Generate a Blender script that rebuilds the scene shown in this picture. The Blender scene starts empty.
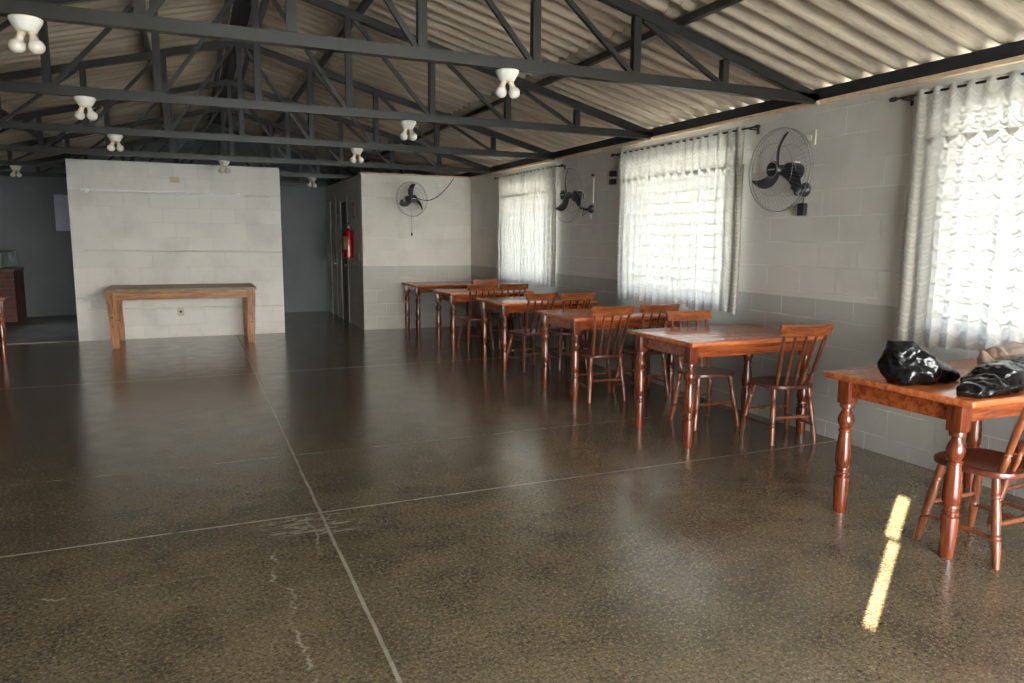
import bpy, bmesh, math, random
from mathutils import Vector, Matrix, noise
R = random.Random(7)
SC = bpy.context.scene
COL = SC.collection
PI = math.pi

# ------------------------------------------------------------------ materials
def srgb(r, g, b):
    f = lambda c: (c/255/12.92) if c/255 <= .04045 else ((c/255+.055)/1.055)**2.4
    return (f(r), f(g), f(b), 1)

class NT:
    """small helper to write node graphs as expressions"""
    def __init__(s, mat):
        s.t = mat.node_tree; s.n = s.t.nodes; s.l = s.t.links
    def new(s, typ, **kw):
        n = s.n.new(typ)
        for k, v in kw.items(): setattr(n, k, v)
        return n
    def put(s, sock, v):
        if isinstance(v, bpy.types.NodeSocket): s.l.new(v, sock)
        else: sock.default_value = v
    def m(s, op, a, b=0.0, c=0.0, clamp=False):
        n = s.new('ShaderNodeMath', operation=op, use_clamp=clamp)
        for i, v in enumerate((a, b, c)): s.put(n.inputs[i], v)
        return n.outputs[0]
    def noise(s, vec, scale, detail=3, rough=.55, dist=0.0, out=0):
        n = s.new('ShaderNodeTexNoise')
        if vec is not None: s.l.new(vec, n.inputs['Vector'])
        n.inputs['Scale'].default_value = scale; n.inputs['Detail'].default_value = detail
        n.inputs['Roughness'].default_value = rough; n.inputs['Distortion'].default_value = dist
        return n.outputs[out]
    def ramp(s, fac, lo, hi, smooth=True):
        if lo > hi: return s.m('SUBTRACT', 1.0, s.ramp(fac, hi, lo, smooth))
        n = s.new('ShaderNodeMapRange', interpolation_type='SMOOTHSTEP' if smooth else 'LINEAR')
        s.put(n.inputs[0], fac); n.inputs[1].default_value = lo; n.inputs[2].default_value = hi
        return n.outputs[0]
    def mix(s, fac, a, b):
        n = s.new('ShaderNodeMix', data_type='RGBA')
        s.put(n.inputs[0], fac); s.put(n.inputs[6], a); s.put(n.inputs[7], b)
        return n.outputs[2]
    def comb(s, x, y, z):
        n = s.new('ShaderNodeCombineXYZ')
        for i, v in enumerate((x, y, z)): s.put(n.inputs[i], v)
        return n.outputs[0]
    def pos(s):
        g = s.new('ShaderNodeNewGeometry'); x = s.new('ShaderNodeSeparateXYZ')
        s.l.new(g.outputs['Position'], x.inputs[0])
        return g.outputs['Position'], x.outputs[0], x.outputs[1], x.outputs[2]
    def obj(s):
        g = s.new('ShaderNodeTexCoord'); x = s.new('ShaderNodeSeparateXYZ')
        s.l.new(g.outputs['Object'], x.inputs[0])
        return g.outputs['Object'], x.outputs[0], x.outputs[1], x.outputs[2]
    def scale(s, vec, x, y, z):
        n = s.new('ShaderNodeMapping'); s.l.new(vec, n.inputs[0]); n.inputs['Scale'].default_value = (x, y, z)
        return n.outputs[0]
    def bump(s, h, strength=.3, dist=.01):
        n = s.new('ShaderNodeBump'); n.inputs['Strength'].default_value = strength
        n.inputs['Distance'].default_value = dist; s.put(n.inputs['Height'], h)
        return n.outputs[0]

def mat(name):
    m = bpy.data.materials.new(name); m.use_nodes = True
    return m, m.node_tree.nodes['Principled BSDF'], NT(m)

def plain(name, col, rough=.5, metal=0.0, nz=.12, nscale=30, coat=0.0):
    m, p, t = mat(name)
    v = t.obj()[0]
    f = t.noise(v, nscale, 3)
    c2 = tuple(x*(1-nz*2) for x in col[:3])+(1,)
    t.put(p.inputs['Base Color'], t.mix(t.ramp(f, .35, .65), c2, col))
    p.inputs['Roughness'].default_value = rough; p.inputs['Metallic'].default_value = metal
    p.inputs['Coat Weight'].default_value = coat; p.inputs['Coat Roughness'].default_value = .1
    return m

def wood(name, dark, light, rough=.3, coat=.35, axis='Z'):
    m, p, t = mat(name)
    v, x, y, z = t.obj()
    sc = {'X': (1.2, 14, 14), 'Y': (14, 1.2, 14), 'Z': (14, 14, 1.2)}[axis]
    v2 = t.scale(v, *sc)
    a = t.noise(v2, 2.2, 5, .6, .6); b = t.noise(v2, 9, 3)
    f = t.m('ADD', t.m('MULTIPLY', a, .75), t.m('MULTIPLY', b, .25))
    t.put(p.inputs['Base Color'], t.mix(t.ramp(f, .36, .64), dark, light))
    p.inputs['Roughness'].default_value = rough
    p.inputs['Coat Weight'].default_value = coat; p.inputs['Coat Roughness'].default_value = .12
    t.put(p.inputs['Normal'], t.bump(f, .06, .004))
    return m

def block_paint(name, axis, bw, bh, split, up, low, u0=0.0, z0=0.0, joint=(.92, .91, .88, 1)):
    """painted concrete blocks; a darker painted band below height split"""
    m, p, t = mat(name)
    v, x, y, z = t.pos()
    u = t.m('ADD', {'X': x, 'Y': y}[axis], u0)
    wob = t.m('MULTIPLY', t.m('SUBTRACT', t.noise(v, 3.5, 2), .5), .012)
    vec = t.comb(t.m('ADD', u, wob), t.m('ADD', t.m('ADD', z, z0), wob), 0.0)
    b = t.new('ShaderNodeTexBrick'); t.l.new(vec, b.inputs['Vector'])
    b.offset = .5; b.squash = 1.0
    b.inputs['Scale'].default_value = 1.0; b.inputs['Mortar Size'].default_value = .0045
    b.inputs['Mortar Smooth'].default_value = .55; b.inputs['Bias'].default_value = 0
    b.inputs['Brick Width'].default_value = bw; b.inputs['Row Height'].default_value = bh
    b.inputs['Color1'].default_value = (0, 0, 0, 1); b.inputs['Color2'].default_value = (1, 1, 1, 1)
    b.inputs['Mortar'].default_value = (.5, .5, .5, 1)
    fac = b.outputs['Fac']
    n1 = t.noise(v, 2.2, 4); n2 = t.noise(v, 45, 3, .6)
    base = up
    if split is not None:
        edge = t.m('ADD', z, t.m('MULTIPLY', t.m('SUBTRACT', t.noise(v, 30, 2), .5), .006))
        base = t.mix(t.m('GREATER_THAN', edge, split), low, up)
    dirt = t.mix(t.m('MULTIPLY', t.ramp(n1, .45, .75), .22), base, (.30, .28, .24, 1))
    tint = t.mix(t.m('MULTIPLY', b.outputs['Color'], .12), dirt, (.36, .35, .32, 1))
    # filled joints show as patchy lines in the joint colour
    jm = t.m('MULTIPLY', fac, t.m('MULTIPLY', t.ramp(t.noise(v, 2.6, 2), .42, .62), .42))
    t.put(p.inputs['Base Color'], t.mix(jm, tint, joint))
    p.inputs['Roughness'].default_value = .62
    h = t.m('ADD', t.m('MULTIPLY', fac, t.m('SUBTRACT', t.m('MULTIPLY', t.noise(v, 1.3, 1), 2.0), 1.15)), t.m('MULTIPLY', n2, .22))
    t.put(p.inputs['Normal'], t.bump(h, .75, .010))
    return m

M = {}
WALL_UP = srgb(208, 206, 201); WALL_LOW = srgb(172, 175, 170)  # right wall: its weaker light is put into a greyer upper paint
M['wall_right'] = block_paint('blocks_right', 'Y', .355, .195, 1.05, WALL_UP, WALL_LOW, .06, .075)
M['wall_room'] = block_paint('blocks_room', 'X', .335, .215, 1.05, srgb(230, 226, 216), srgb(194, 193, 184), .1, 0)
M['wall_room_side'] = block_paint('blocks_room_side', 'Y', .335, .215, 1.05, WALL_UP, srgb(194, 193, 184), .1, 0)
M['partition'] = block_paint('blocks_partition', 'X', .333, .2165, None, srgb(236, 233, 226), None, .215, .03, (.52, .49, .43, 1))  # dark joint colour stands in for shade in the grooves
M['wall_far'] = plain('far_wall_paint', srgb(118, 124, 127), .7, 0, .05, 2)  # low light of the back area is put into this wall colour
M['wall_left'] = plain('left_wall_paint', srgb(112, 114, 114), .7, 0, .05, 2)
M['wall_plain'] = block_paint('blocks_plain', 'X', .355, .2, 1.05, WALL_UP, WALL_LOW, 0, 0)

# polished concrete
def concrete_floor():
    m, p, t = mat('polished_concrete')
    v, x, y, z = t.pos()
    big = t.noise(v, .55, 4, .6); mid = t.noise(v, 3.0, 5, .65); fine = t.noise(v, 55, 3, .65); grit = t.noise(t.scale(v, 1, 1.6, 1), 95, 2, .6)
    st = t.noise(t.scale(v, 3, 11, 1), 2.0, 6, .75)
    c = t.mix(t.ramp(big, .32, .68), srgb(88, 80, 66), srgb(116, 103, 80))
    c = t.mix(t.m('MULTIPLY', t.ramp(mid, .40, .75), .40), c, srgb(120, 106, 82))
    c = t.mix(t.m('MULTIPLY', t.ramp(mid, .58, .30), .50), c, srgb(52, 46, 37))
    g = t.m('ADD', t.m('MULTIPLY', fine, .5), t.m('MULTIPLY', grit, .5))
    c = t.mix(t.m('MULTIPLY', t.ramp(g, .50, .66), .75), c, srgb(164, 146, 114))
    c = t.mix(t.m('MULTIPLY', t.ramp(g, .50, .36), .80), c, srgb(38, 33, 26))
    c = t.mix(t.m('MULTIPLY', t.m('MULTIPLY', t.ramp(st, .56, .72), t.ramp(g, .42, .6)), .40), c, srgb(160, 152, 136))
    # saw-cut joints and cracks
    wx = t.m('MULTIPLY', t.m('SUBTRACT', t.noise(v, 2.5, 3), .5), .015)
    def line(coord, at, w):
        d = t.m('ABSOLUTE', t.m('SUBTRACT', t.m('ADD', coord, wx), at))
        return t.ramp(d, w, w*.4)
    rag = t.ramp(t.noise(v, 9, 3), .3, .55)
    j = t.m('MAXIMUM', line(x, .57, .011), line(y, 3.895, .010))
    j = t.m('MAXIMUM', j, t.m('MULTIPLY', line(y, 5.05, .007), .35))
    j = t.m('MAXIMUM', j, line(y, -.6, .010))
    j = t.m('MAXIMUM', j, line(y, 8.4, .010))
    j = t.m('MULTIPLY', j, t.m('ADD', t.m('MULTIPLY', rag, .35), .25))
    # wandering crack
    zz = t.noise(t.comb(0.0, y, 0.0), 2.6, 5, .7)
    cx = t.m('ADD', .12, t.m('MULTIPLY', zz, .34))
    d = t.m('ABSOLUTE', t.m('SUBTRACT', x, cx))
    ck = t.m('MULTIPLY', t.ramp(d, .012, .003), t.m('MULTIPLY', t.ramp(y, 2.0, 2.3), t.ramp(y, 3.55, 3.35)))
    cx2 = t.m('ADD', .40, t.m('MULTIPLY', zz, .18))
    d2 = t.m('ABSOLUTE', t.m('SUBTRACT', x, cx2))
    ck2 = t.m('MULTIPLY', t.ramp(d2, .009, .003), t.m('MULTIPLY', t.ramp(y, 3.3, 3.4), t.ramp(y, 3.9, 3.8)))
    yy = t.noise(t.comb(x, 0.0, 0.0), 1.8, 5, .7)
    d3 = t.m('ABSOLUTE', t.m('SUBTRACT', y, t.m('ADD', 3.05, t.m('MULTIPLY', yy, .55))))
    ck3 = t.m('MULTIPLY', t.ramp(d3, .010, .003), t.m('MULTIPLY', t.ramp(x, -1.1, -.9), t.ramp(x, .3, .1)))
    crack = t.m('MULTIPLY', .3, t.m('MULTIPLY', t.m('MAXIMUM', t.m('MAXIMUM', ck, ck2), t.m('MULTIPLY', ck3, .6)), t.m('ADD', t.m('MULTIPLY', rag, .8), .1)))
    # pale salts around the joint crossing
    ex = t.m('MULTIPLY', t.ramp(t.m('ABSOLUTE', t.m('SUBTRACT', x, .5)), .34, .1), t.ramp(t.m('ABSOLUTE', t.m('SUBTRACT', y, 3.72)), .2, .05))
    ef = t.m('MULTIPLY', ex, t.ramp(t.noise(t.scale(v, 2, 9, 1), 4, 5, .7, .6), .47, .66))
    s = t.m('MAXIMUM', t.m('MAXIMUM', j, crack), t.m('MULTIPLY', ef, .7))
    c = t.mix(s, c, srgb(176, 168, 150))
    t.put(p.inputs['Base Color'], c)
    r = t.m('ADD', .125, t.m('MULTIPLY', t.noise(v, 5, 4), .2))
    r = t.m('ADD', r, t.m('MULTIPLY', s, .25))
    t.put(p.inputs['Roughness'], r)
    p.inputs['IOR'].default_value = 1.5
    p.inputs['Coat Weight'].default_value = .32; p.inputs['Coat Roughness'].default_value = .18; p.inputs['Coat IOR'].default_value = 1.55
    h = t.m('ADD', t.m('MULTIPLY', g, .7), t.m('MULTIPLY', t.noise(v, 9, 2), .8))
    t.put(p.inputs['Normal'], t.bump(h, .13, .006))
    return m
M['floor'] = concrete_floor()
def raw_floor():
    m, p, t = mat('raw_concrete'); v, x, y, z = t.pos()
    c = t.mix(t.ramp(t.noise(v, 1.6, 5), .3, .7), srgb(104, 101, 95), srgb(136, 130, 120))
    t.put(p.inputs['Base Color'], c); p.inputs['Roughness'].default_value = .55
    return m
M['floor_raw'] = raw_floor()

def fibre_cement():
    m, p, t = mat('fibre_cement'); v, x, y, z = t.pos()
    st = t.noise(t.scale(v, .5, 9, .5), 2.0, 5, .65, .3); fi = t.noise(t.scale(v, 6, 40, 6), 1.5, 4, .7)
    bl = t.noise(v, 1.1, 4)
    c = t.mix(t.ramp(st, .3, .7), srgb(164, 150, 133), srgb(210, 193, 170))
    c = t.mix(t.m('MULTIPLY', t.ramp(fi, .5, .75), .4), c, srgb(112, 100, 86))
    c = t.mix(t.m('MULTIPLY', t.ramp(bl, .52, .7), .35), c, srgb(138, 124, 106))
    t.put(p.inputs['Base Color'], c); p.inputs['Roughness'].default_value = .85
    t.put(p.inputs['Normal'], t.bump(fi, .15, .004))
    return m
M['roof'] = fibre_cement()
M['steel'] = plain('dark_painted_steel', srgb(42, 41, 38), .4, 0, .1, 14)
M['ridge'] = plain('dark_ridge_metal', srgb(44, 43, 41), .6, 0, .15, 8)  # no light reaches the ridge; that darkness is put into the colour
M['eave'] = plain('eave_beam_steel', srgb(38, 41, 48), .5, 0, .1, 10)
M['ledge'] = plain('mortar_ledge', srgb(226, 196, 164), .7, 0, .08, 12)
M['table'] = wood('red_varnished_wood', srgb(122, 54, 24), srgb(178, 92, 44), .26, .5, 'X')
M['table_top'] = wood('red_varnished_table_top', srgb(172, 86, 44), srgb(222, 128, 74), .26, .4, 'X')  # lighter copy of the table wood, window light put into its colour
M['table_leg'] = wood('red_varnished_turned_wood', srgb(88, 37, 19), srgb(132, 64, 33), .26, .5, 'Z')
M['chair'] = wood('brown_varnished_wood', srgb(94, 48, 28), srgb(146, 82, 48), .3, .4, 'Z')
M['chair_crest'] = wood('orange_varnished_wood', srgb(116, 56, 28), srgb(168, 96, 50), .28, .45, 'X')
M['chair_seat'] = wood('dark_seat_wood', srgb(74, 34, 22), srgb(116, 58, 36), .3, .45, 'Y')
M['pine'] = wood('worn_pine', srgb(140, 92, 54), srgb(190, 136, 86), .55, .05, 'X')
M['pine_leg'] = wood('worn_pine_leg', srgb(130, 82, 46), srgb(184, 128, 78), .55, .05, 'Z')
M['pine_top'] = wood('stained_pine_top', srgb(112, 92, 70), srgb(166, 138, 106), .55, .05, 'X')
M['white'] = plain('white_ceramic', srgb(236, 233, 224), .35, 0, .02, 10)
M['bulb'] = plain('bulb_glass', srgb(226, 218, 206), .15, 0, .03, 20, .6)
M['socket'] = plain('cream_socket', srgb(226, 206, 168), .4, 0, .04, 10)
M['black'] = plain('black_plastic', srgb(24, 25, 30), .35, 0, .05, 20)
M['smoke'] = plain('smoked_blade_plastic', srgb(36, 37, 44), .3, 0, .05, 20)
M['wire'] = plain('grey_wire', srgb(150, 150, 150), .4, .6, .05, 20)
M['silver'] = plain('silver_cap', srgb(188, 188, 190), .3, .7, .05, 20)
M['label'] = plain('pale_label', srgb(224, 222, 214), .6, 0, .03, 40)
M['rod'] = plain('dark_rod', srgb(34, 30, 28), .45, 0, .05, 20)
M['plate'] = plain('ivory_plate', srgb(206, 200, 182), .45, 0, .04, 20)
M['paint_tube'] = plain('painted_tube', srgb(226, 221, 208), .5, 0, .04, 20)
M['tube_white'] = plain('white_tube', srgb(252, 252, 250), .35, 0, .02, 20)
M['door_dark'] = wood('dark_door_wood', srgb(48, 36, 30), srgb(64, 48, 38), .5, .1, 'Z')
M['door_pale'] = plain('pale_door_paint', srgb(188, 190, 188), .5, 0, .04, 6)
M['frame'] = plain('door_frame_paint', srgb(196, 194, 184), .5, 0, .05, 6)
M['red'] = plain('red_enamel', srgb(176, 18, 26), .25, 0, .05, 20, .5)
M['sign_red'] = plain('faded_red_sign', srgb(170, 60, 52), .5, 0, .08, 20)
M['yellow'] = plain('yellow_label', srgb(214, 200, 140), .5, 0, .05, 30)
M['alu'] = plain('window_aluminium', srgb(170, 170, 168), .4, .3, .05, 20)
M['panel'] = plain('pale_board', srgb(196, 200, 220), .5, 0, .03, 6)
M['stone'] = plain('grey_slab', srgb(120, 116, 112), .5, 0, .12, 12)
M['ext_wall'] = plain('outside_cream_wall', srgb(226, 212, 178), .8, 0, .05, 3)
M['ext_ground'] = plain('outside_ground', srgb(206, 196, 174), .9, 0, .1, 1)

def brick():
    m, p, t = mat('red_brick'); v, x, y, z = t.pos()
    b = t.new('ShaderNodeTexBrick'); t.l.new(t.comb(t.m('ADD', x, y), z, 0.0), b.inputs['Vector'])
    b.inputs['Scale'].default_value = 1; b.inputs['Brick Width'].default_value = .22; b.inputs['Row Height'].default_value = .075
    b.inputs['Mortar Size'].default_value = .008
    b.inputs['Color1'].default_value = srgb(92, 52, 46); b.inputs['Color2'].default_value = srgb(108, 62, 54); b.inputs['Mortar'].default_value = srgb(98, 78, 70)
    t.put(p.inputs['Base Color'], b.outputs['Color']); p.inputs['Roughness'].default_value = .7
    t.put(p.inputs['Normal'], t.bump(t.m('SUBTRACT', 1.0, b.outputs['Fac']), .4, .006))
    return m
M['brick'] = brick()

def glassy(name, tint=(.97, .98, .98, 1), refl=.06):
    m = bpy.data.materials.new(name); m.use_nodes = True; t = NT(m)
    for n in list(t.n): t.n.remove(n)
    o = t.new('ShaderNodeOutputMaterial'); tr = t.new('ShaderNodeBsdfTransparent'); gl = t.new('ShaderNodeBsdfGlossy')
    tr.inputs[0].default_value = tint; gl.inputs['Roughness'].default_value = .03
    mx = t.new('ShaderNodeMixShader'); mx.inputs[0].default_value = refl
    t.l.new(tr.outputs[0], mx.inputs[1]); t.l.new(gl.outputs[0], mx.inputs[2]); t.l.new(mx.outputs[0], o.inputs[0])
    return m
M['glass'] = glassy('window_glass')
M['case_glass'] = glassy('case_glass', (.82, .88, .86, 1), .12)

def lace(name, dense):
    """white lace: woven threads with see-through openings; UV is in metres (across, up)"""
    m = bpy.data.materials.new(name); m.use_nodes = True; t = NT(m)
    for n in list(t.n): t.n.remove(n)
    uv = t.new('ShaderNodeUVMap'); uv.uv_map = 'cloth'
    sp = t.new('ShaderNodeSeparateXYZ'); t.l.new(uv.outputs[0], sp.inputs[0])
    u, v = sp.outputs[0], sp.outputs[1]
    vec = uv.outputs[0]
    def tri(a, period):   # 0..1 folded wave
        q = t.m('FRACT', t.m('DIVIDE', a, period))
        return t.m('ABSOLUTE', t.m('SUBTRACT', t.m('MULTIPLY', q, 2.0), 1.0))
    vo = t.new('ShaderNodeTexVoronoi', feature='DISTANCE_TO_EDGE'); t.l.new(vec, vo.inputs['Vector'])
    vo.inputs['Scale'].default_value = 34 if dense else 26; vo.inputs['Randomness'].default_value = .75
    net = t.ramp(vo.outputs['Distance'], .10, .22)                 # 1 = hole
    # rows of draped arcs
    arch = t.m('ABSOLUTE', t.m('SINE', t.m('MULTIPLY', u, PI/.12)))
    av = t.m('ADD', v, t.m('MULTIPLY', arch, .04))
    rows = tri(av, .105 if not dense else .10)
    arcs = t.ramp(rows, .80, .9)                                   # 1 = solid thread row
    rows2 = t.ramp(tri(t.m('ADD', av, .03), .105 if not dense else .10), .86, .93)
    # flower spots
    du = t.m('SUBTRACT', t.m('FRACT', t.m('DIVIDE', u, .12)), .5); dv = t.m('SUBTRACT', t.m('FRACT', t.m('DIVIDE', av, .105)), .5)
    rr = t.m('SQRT', t.m('ADD', t.m('MULTIPLY', du, du), t.m('MULTIPLY', dv, dv)))
    ang = t.m('ARCTAN2', dv, du)
    pet = t.m('ADD', .22, t.m('MULTIPLY', t.m('COSINE', t.m('MULTIPLY', ang, 6.0)), .07))
    flower = t.m('MULTIPLY', t.m('LESS_THAN', rr, pet), t.m('GREATER_THAN', rr, .07))
    solid = t.m('MAXIMUM', t.m('MAXIMUM', arcs, t.m('MULTIPLY', rows2, .7)), t.m('MULTIPLY', flower, .8 if dense else .55))
    hole = t.m('MULTIPLY', net, t.m('SUBTRACT', 1.0, solid), clamp=True)
    hole = t.m('MULTIPLY', hole, .03 if dense else .035)
    # lower border: close pattern below .22 m
    o = t.new('ShaderNodeOutputMaterial')
    df = t.new('ShaderNodeBsdfDiffuse'); tl = t.new('ShaderNodeBsdfTranslucent'); tp = t.new('ShaderNodeBsdfTransparent')
    df.inputs[0].default_value = srgb(238, 234, 224); t.put(tl.inputs[0], t.mix(solid, (.152, .145, .13, 1), (.068, .065, .058, 1)))
    tp.inputs[0].default_value = (1, 1, 1, 1)
    a = t.new('ShaderNodeMixShader'); t.put(a.inputs[0], t.m('SUBTRACT', .62, t.m('MULTIPLY', solid, .2)))
    t.l.new(df.outputs[0], a.inputs[1]); t.l.new(tl.outputs[0], a.inputs[2])
    b = t.new('ShaderNodeMixShader'); t.put(b.inputs[0], hole)
    t.l.new(a.outputs[0], b.inputs[1]); t.l.new(tp.outputs[0], b.inputs[2])
    t.l.new(b.outputs[0], o.inputs[0])
    return m
M['lace'] = lace('white_lace', False)
M['lace_dense'] = lace('white_lace_close', True)

def bag_plastic(name, col, rough):
    m, p, t = mat(name); v = t.obj()[0]
    p.inputs['Base Color'].default_value = col
    t.put(p.inputs['Roughness'], t.m('ADD', rough, t.m('MULTIPLY', t.noise(v, 20, 3), .12)))
    vo = t.new('ShaderNodeTexVoronoi', feature='DISTANCE_TO_EDGE'); t.l.new(t.scale(v, 1, 1, 1.6), vo.inputs['Vector']); vo.inputs['Scale'].default_value = 22
    h = t.m('ADD', t.ramp(vo.outputs['Distance'], 0, .25), t.noise(v, 30, 3, .6, 1.0))
    t.put(p.inputs['Normal'], t.bump(h, .12, .008))
    return m
M['bag'] = bag_plastic('black_bin_bag', srgb(14, 15, 18), .16)
M['bag_dusty'] = bag_plastic('taupe_bin_bag', srgb(128, 106, 92), .34)  # sunlit sheen on the black plastic, painted as a taupe colour

# ------------------------------------------------------------------ mesh helpers
class MB:
    def __init__(s): s.b = bmesh.new()
    def box(s, x0, x1, y0, y1, z0, z1, bev=0.0, rot=None, seg=2):
        t = bmesh.new()
        c = Vector(((x0+x1)/2, (y0+y1)/2, (z0+z1)/2))
        bmesh.ops.create_cube(t, size=1, matrix=Matrix.Diagonal((x1-x0, y1-y0, z1-z0, 1)))
        if bev: bmesh.ops.bevel(t, geom=t.edges[:], offset=bev, segments=seg, affect='EDGES', profile=.6)
        mt = Matrix.Translation(c)
        if rot is not None: mt = mt @ rot.to_4x4()
        t.transform(mt); s._merge(t); return s
    def _merge(s, t):
        me = bpy.data.meshes.new('tmp'); t.to_mesh(me); t.free(); s.b.from_mesh(me); bpy.data.meshes.remove(me)
    def bar(s, p0, p1, w, h, up=(0, 0, 1), bev=0.0):
        """rectangular bar from p0 to p1: w across, h along up"""
        p0, p1 = Vector(p0), Vector(p1); d = p1-p0; L = d.length; d.normalize()
        u = Vector(up); sd = d.cross(u)
        if sd.length < 1e-6: u = Vector((0, 1, 0)); sd = d.cross(u)
        sd.normalize(); u = sd.cross(d).normalized()
        t = bmesh.new(); bmesh.ops.create_cube(t, size=1, matrix=Matrix.Diagonal((w, L, h, 1)))
        if bev: bmesh.ops.bevel(t, geom=t.edges[:], offset=bev, segments=2, affect='EDGES')
        mt = Matrix((sd, d, u)).transposed().to_4x4(); mt.translation = (p0+p1)/2
        t.transform(mt); s._merge(t); return s
    def lathe(s, prof, p0=(0, 0, 0), p1=(0, 0, 1), seg=20, sx=1.0, sy=1.0):
        """prof: (t, r) along p0->p1, t in 0..1"""
        p0, p1 = Vector(p0), Vector(p1); d = (p1-p0); L = d.length
        q = Vector((0, 0, 1)).rotation_difference(d.normalized()).to_matrix()
        rings = []
        for (a, r) in prof:
            rings.append([s.b.verts.new(p0+q @ Vector((r*sx*math.cos(2*PI*k/seg), r*sy*math.sin(2*PI*k/seg), a*L))) for k in range(seg)])
        for A, B in zip(rings, rings[1:]):
            for k in range(seg):
                s.b.faces.new((A[k], A[(k+1) % seg], B[(k+1) % seg], B[k]))
        s.b.faces.new(rings[0][::-1]); s.b.faces.new(rings[-1]); return s
    def tube(s, pts, r, seg=8, closed=False):
        pts = [Vector(p) for p in pts]; n = len(pts); rings = []; prev = None
        for i, p in enumerate(pts):
            if closed: d = pts[(i+1) % n]-pts[i-1]
            else: d = pts[min(i+1, n-1)]-pts[max(i-1, 0)]
            d.normalize()
            a = prev - d*prev.dot(d) if prev is not None else d.orthogonal()
            if a.length < 1e-6: a = d.orthogonal()
            a.normalize(); prev = a; b = d.cross(a)
            rings.append([s.b.verts.new(p+(a*math.cos(2*PI*k/seg)+b*math.sin(2*PI*k/seg))*r) for k in range(seg)])
        pr = list(zip(rings, rings[1:]))
        if closed: pr.append((rings[-1], rings[0]))
        for A, B in pr:
            for k in range(seg): s.b.faces.new((A[k], A[(k+1) % seg], B[(k+1) % seg], B[k]))
        if not closed: s.b.faces.new(rings[0][::-1]); s.b.faces.new(rings[-1])
        return s
    def prism(s, poly, y0, y1):
        """polygon in x,z extruded along y"""
        A = [s.b.verts.new((x, y0, z)) for x, z in poly]; B = [s.b.verts.new((x, y1, z)) for x, z in poly]
        n = len(poly); s.b.faces.new(A); s.b.faces.new(B[::-1])
        for k in range(n): s.b.faces.new((A[k], B[k], B[(k+1) % n], A[(k+1) % n]))
        return s
    def sphere(s, c, r, seg=20, rings=12, sc=(1, 1, 1)):
        t = bmesh.new(); bmesh.ops.create_uvsphere(t, u_segments=seg, v_segments=rings, radius=r)
        t.transform(Matrix.Translation(Vector(c)) @ Matrix.Diagonal((*sc, 1))); s._merge(t); return s
    def xf(s, mtx): s.b.transform(mtx); return s
    def build(s, name, m, parent=None, smooth=None, loc=None):
        bmesh.ops.recalc_face_normals(s.b, faces=s.b.faces[:])
        me = bpy.data.meshes.new(name); s.b.to_mesh(me); s.b.free()
        me.materials.append(m)
        if smooth is not None:
            for p in me.polygons: p.use_smooth = True
            try: me.set_sharp_from_angle(angle=math.radians(smooth))
            except Exception: pass
        o = bpy.data.objects.new(name, me); COL.objects.link(o)
        if parent is not None: o.parent = parent
        if loc is not None: o.location = loc
        return o

def thing(name, label, cat, loc=(0, 0, 0), rz=0.0, group=None):
    o = bpy.data.objects.new(name, None); COL.objects.link(o); o.empty_display_size = .1
    o.location = loc; o.rotation_euler = (0, 0, rz); o['label'] = label; o['category'] = cat
    if group: o['group'] = group
    return o
def tag(o, label, cat, group=None):
    o['label'] = label; o['category'] = cat
    if group: o['group'] = group
    return o
def struct(o, label=None, cat=None):
    o['kind'] = 'structure'
    if label: o['label'] = label
    if cat: o['category'] = cat
    return o
def dup(root, loc, rz, label):
    r = root.copy(); COL.objects.link(r); r.location = loc; r.rotation_euler = (0, 0, rz); r['label'] = label
    for ch in list(root.children):
        c = ch.copy(); COL.objects.link(c); c.parent = r
        for g in list(ch.children):
            d = g.copy(); COL.objects.link(d); d.parent = c
    return r

# ------------------------------------------------------------------ room shell
XR, XL = 4.406, -3.30          # inner faces of the long walls
YN, YP, YB = -3.0, 11.96, 15.85  # wall behind the camera, partition face, gable
RX, SL = .55, .264              # ridge position, roof slope
WH = 2.515
def sheet_z(x): return 3.685 - SL*abs(x-RX)

f = MB().box(XL-.2, XR+.2, YN-.2, YB+.2, -.12, 0).build('floor', M['floor']); struct(f, 'dark polished concrete floor with saw-cut joints', 'floor')
f = MB().box(XL, -1.565, 11.93, YB, -.02, .012, .004).build('floor_far', M['floor_raw']); struct(f, 'paler unpolished floor in the dim back area', 'floor')

WIN = [(-2.1, -.5), (1.44, 3.22), (5.20, 6.90), (8.70, 10.36)]   # openings of the right wall
SILL, HEAD = .96, 2.37
w = MB(); x0, x1 = XR, XR+.15
w.box(x0, x1, YN-.15, YB+.15, 0, SILL); w.box(x0, x1, YN-.15, YB+.15, HEAD, WH)
ys = [YN-.15]+[v for p in WIN for v in p]+[YB+.15]
for a, b in zip(ys[::2], ys[1::2]): w.box(x0, x1, a, b, SILL, HEAD)
struct(w.build('wall_right', M['wall_right']), 'pale painted block wall with grey lower band', 'wall')

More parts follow.
